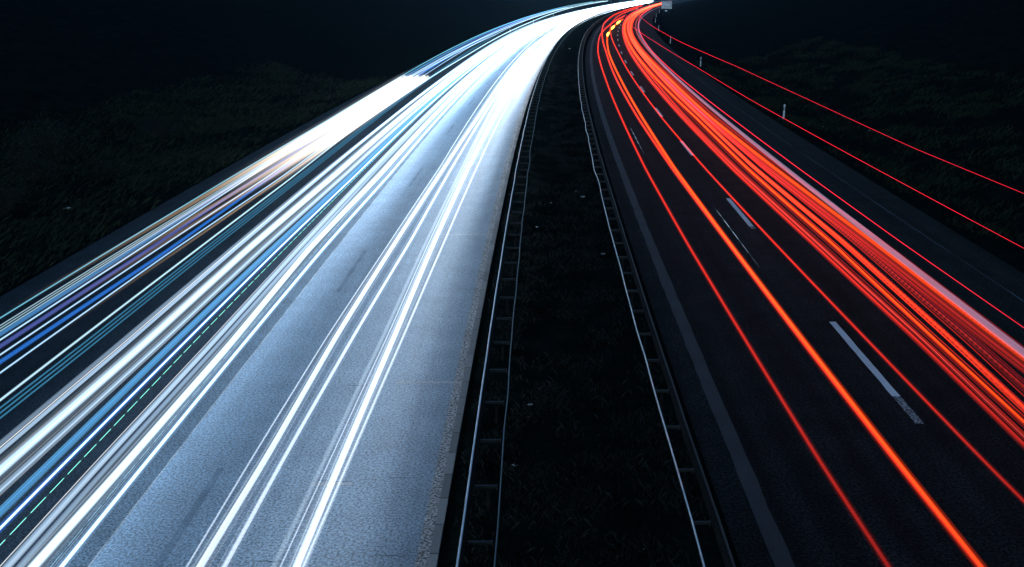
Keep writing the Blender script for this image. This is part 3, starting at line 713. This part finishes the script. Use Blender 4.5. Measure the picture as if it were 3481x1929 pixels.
T('e9', 'thin crimson trail right of the bundle on the dark shoulder', 'light trail', .016, CRIM, 1.3, s1=420, near=.8, far=2.3, grow=55, group=TAIL)
T('L10', 'thin red lorry top trail that passes the foot of the nearest delineator post', 'light trail', .009, CRIM, 1.5, s1=268, near=.8, far=1.3, grow=140, group=TAIL)
T('L11', 'outermost thin red lorry top trail, far right above the grass slope', 'light trail', .009, CRIM, 1.5, s1=296, near=.7, far=1.3, grow=140, group=TAIL)
T('', 'short violet streak within the red bundle', 'light trail', .025, VIOLET, .4, s0=62, s1=110, fade0=10, fade1=10, d_const=(.8, 2.15), group=TAIL)
# faint scratches of reflected light in the left lane
for i, (a, b, d_, lab) in enumerate(((33, 44, -1.05, 'nearer thin white glint streak beside the orange trail'), (57, 70, -2.72, 'farther thin white glint streak beside the leftmost red trail'))):
    T('', lab, 'light streak', .010, SILVER, .7, s0=a, s1=b, fade0=6, fade1=3, d_const=(.25, d_), dash=(.5, .6, .3), group='thin glint streaks', name='glint_streak')

# left carriageway, lorry lamps 3 m up
T('b1', 'outermost cyan line, farthest left of the blue trails', 'light trail', .016, CYAN, 1.0, s1=450, near=.8, far=3.5, grow=70, group=ROOF)
for i, lab in enumerate(('upper line of the fine cyan triplet on the left', 'middle line of the fine cyan triplet on the left', 'lower line of the fine cyan triplet on the left')):
    T('b2', lab, 'light trail', .012, ICE, .9, s1=480 if i == 0 else 150, near=.8, far=6.0 if i == 0 else 1, dd=.085*i, fade1=0 if i == 0 else 60, grow=60, group=ROOF)
T('b3', 'broad deep blue trail below the cyan triplet', 'light trail', .050, SKYB, .55, s1=320, near=.9, far=2.5, grow=160, group=ROOF)
T('b4', 'upper brilliant blue-white line between the blue trails', 'light trail', .018, (.45, .7, 1), 1.5, s1=330, near=1, far=3, grow=160, group=ROOF)
T('b5', 'lavender trail in the middle of the blue group', 'light trail', .045, LAV, .5, s1=300, near=.9, far=2.5, grow=160, group=ROOF)
T('b6', 'middle brilliant blue-white line between the blue trails', 'light trail', .017, (.45, .7, 1), 1.4, s1=320, near=1, far=3, grow=160, group=ROOF)
T('b7', 'lower broad deep blue trail beside the dark shoulder', 'light trail', .042, BLUE, .8, s1=300, near=.9, far=2.5, grow=160, group=ROOF)
T('b8', 'lowest brilliant blue-white line of the blue group', 'light trail', .017, (.42, .68, 1), 1.4, s1=320, near=1, far=3, grow=160, group=ROOF)
T('b9', 'pale ice-white line across the dark strip between blue and white trails', 'light trail', .022, ICE, 1.3, s1=480, near=.9, far=6, grow=80, group=ROOF)
for i, lab in enumerate(('upper teal line of the triplet under the pale ice-white line', 'middle teal line of the triplet under the pale ice-white line', 'lower teal line of the triplet under the pale ice-white line')):
    T('b10', lab, 'light trail', .017, (.07, .36, .62), .62, s1=160, near=.9, far=1.1, dd=.10*i, fade1=80, grow=90, group=ROOF)
# lorry floodlights, burnt out, fading to tan towards the camera
for k_, lab, dd in (('w1', 'upper edge', 0), ('w2', 'second line', 0), ('w3', 'third line', 0), ('w4', 'fourth line', 0), ('w5', 'lower edge', 0)):
    T(k_, lab + ' of the burnt-out white floodlight band on the left', 'light trail', .118 if k_ != 'w5' else .085, WARMW, 1.5, s0=32, s1=76, fade0=18, grow=90, p=1.6, group=FLOOD, halo=(1.9, .07))
    T(k_, 'tan tail of the ' + lab + ' of the floodlight band', 'light trail', .060 if k_ != 'w5' else .03, TAN, .8, s0=20 if k_ != 'w5' else 18, s1=52, fade0=26, fade1=8, grow=200, group=FLOOD)
# left carriageway, lane of dense headlight trails
T('mb', 'soft silver outer edge of the dense white band, beside the dark shoulder', 'light trail', .075, SILVER, .55, near=.5, far=11.0, group=HEAD)
T('m1', 'silver trail with a bright upper rim, first of the dense white band', 'light trail', .065, SILVER, 1.1, near=.6, far=11.0, p=1.5, grow=80, group=HEAD)
T('m1', 'fine bright rim on the first silver trail', 'light trail', .012, (1, .98, .95), 1.0, s1=120, fade1=60, dd=-.02, dz=.06, grow=80, group=HEAD)
T('m2', 'brightest broad white trail in the upper half of the dense band', 'light trail', .115, (.6, .8, 1.0), 2.2, near=.5, far=7.0, p=1.5, grow=80, group=HEAD, halo=(2.4, .10), strands=((.10, .008, .6, (.9, .95, 1)), (-.09, .008, .5, (.9, .95, 1)), (.15, .007, .4, (.6, .8, 1)), (-.16, .007, .4, (.9, .85, .78))))
T('m3', 'grey-white trail below the brightest broad one', 'light trail', .095, SILVER, 1.0, near=.6, far=9.9, p=1.5, grow=80, group=HEAD, strands=((.08, .008, .5, (.9, .95, 1)), (-.07, .008, .4, (.9, .86, .8)), (.15, .007, .3, (.85, .72, .6))))
T('m4', 'broad light blue trail with a beaded edge', 'light trail', .100, (.10, .40, .80), .9, near=.75, far=7.7, p=1.5, grow=80, group=HEAD, strands=((-.06, .007, .5, (.2, .6, 1)), (.07, .007, .45, (.1, .4, .9))))
T('m5', 'blue-white trail with a bright core above the mint dashes', 'light trail', .030, (.5, .72, 1), 2.0, near=1.1, far=7.7, grow=80, group=HEAD)
T('m5', 'deep blue halo around the blue-white trail above the mint dashes', 'light trail', .085, (.02, .14, .6), .7, s1=200, near=.8, far=1.0, grow=80, group=HEAD)
T('m6', 'mint green dashed line between the white trails', 'light trail', .011, MINT, 1.3, s1=170, dash=(1.35, .78, .05), fade1=90, grow=80, group=HEAD)
T('m7', 'soft silver trail below the mint dashed line', 'light trail', .090, SILVER, 1.1, near=.6, far=9.9, p=1.5, grow=80, group=HEAD, strands=((.05, .008, .5, (.9, .95, 1)), (.11, .008, .4, (.8, .9, 1)), (.20, .007, .3, (.4, .5, .9))))
T('m7', 'fine bright rim of the soft silver trail below the mint dashes', 'light trail', .012, (.9, .95, 1), .8, s1=120, fade1=60, dd=-.06, dz=.06, grow=80, group=HEAD)
T('m7', 'lower grey half of the soft silver trail below the mint dashes', 'light trail', .060, SILVER, .7, near=.6, far=9.9, dd=.16, dz=-.03, p=1.5, grow=80, group=HEAD)
T('m8', 'broad glaring white trail in the lower half of the dense band', 'light trail', .100, (.62, .82, 1), 3.0, near=.55, far=5.3, p=1.5, grow=80, group=HEAD, halo=(2.4, .10), strands=((.11, .008, .6, (.9, .95, 1)), (-.11, .008, .5, (.7, .88, 1)), (.16, .007, .5, (.5, .75, 1)), (-.17, .006, .3, (.35, .4, .9))))
T('m9', 'fine pale dashed line below the glaring white trail', 'light trail', .010, (.5, .85, 1), .5, s1=100, dash=(1.25, .7, .3), fade1=60, grow=80, group=HEAD)
T('m10', 'lowest blue-white trail of the dense band, next to the lit asphalt', 'light trail', .042, (.45, .68, 1), 2.6, near=.9, far=5.3, grow=80, group=HEAD, halo=(2.4, .10), strands=((.06, .007, .4, (.2, .5, 1)), (-.06, .007, .4, (.5, .75, 1))))
# left carriageway, fast lane: two soft groups
T('n1', 'thin left companion of the soft white trail on the lit asphalt', 'light trail', .022, WHITE, 1.0, near=.6, far=7.7, grow=80, dip=5.2, group=HEAD)
T('n2', 'soft broad white trail on the lit asphalt, left of the pair', 'light trail', .075, WHITE, 1.7, near=.6, far=6.6, p=1.5, grow=80, dip=5.2, group=HEAD, halo=(2.4, .10), strands=((.09, .008, .55, None), (-.08, .008, .5, None), (.13, .007, .35, None), (-.03, .007, .5, None)))
T('n3', 'soft white trail right beside the broad one on the lit asphalt', 'light trail', .050, WHITE, 1.2, near=.65, far=7.9, p=1.5, grow=80, dip=5.2, group=HEAD, halo=(2.4, .10), strands=((.05, .007, .4, None), (-.05, .007, .35, None)))
T('n4', 'beige veil left of the rightmost white trail', 'light trail', .060, (.6, .72, .85), .45, near=.5, far=8.8, grow=80, dip=5.2, group=HEAD)
T('n4', 'fine line between the beige veil and the rightmost white trail', 'light trail', .018, WHITE, .8, near=.7, far=6.6, dd=.1, grow=80, dip=5.2, group=HEAD)
T('n5', 'rightmost broad white trail, closest to the kerb', 'light trail', .085, WHITE, 2.0, near=.6, far=6.2, p=1.5, grow=80, dip=5.2, group=HEAD, halo=(2.4, .10), strands=((.10, .008, .55, None), (-.09, .008, .5, None), (-.14, .007, .35, None), (.04, .007, .5, None)))
T('n6', 'soft white right rim of the broad trail closest to the kerb', 'light trail', .038, WHITE, 1.1, near=.6, far=7.9, p=1.5, grow=80, dip=5.2, group=HEAD, strands=((.05, .006, .4, None), (-.05, .006, .35, None)))

# ------------------------------------------------------------------ damp night air
def haze(dens):
    m = bpy.data.materials.new('damp air'); m.use_nodes = True
    N = m.node_tree.nodes; L = m.node_tree.links; N.clear()
    out = N.new('ShaderNodeOutputMaterial'); v = N.new('ShaderNodeVolumePrincipled')
    v.inputs['Color'].default_value = (.42, .76, 1.0, 1); v.inputs['Density'].default_value = dens; v.inputs['Anisotropy'].default_value = 0.3
    L.new(v.outputs[0], out.inputs['Volume'])
    V = [(x, y, z) for x in (-700, 1300) for y in (-120, 1600) for z in (-9, 70)]
    F = [(0, 1, 3, 2), (4, 6, 7, 5), (0, 4, 5, 1), (2, 3, 7, 6), (0, 2, 6, 4), (1, 5, 7, 3)]
    return tag(mesh_obj('haze', V, F, m), kind='stuff')
haze(0.00013)
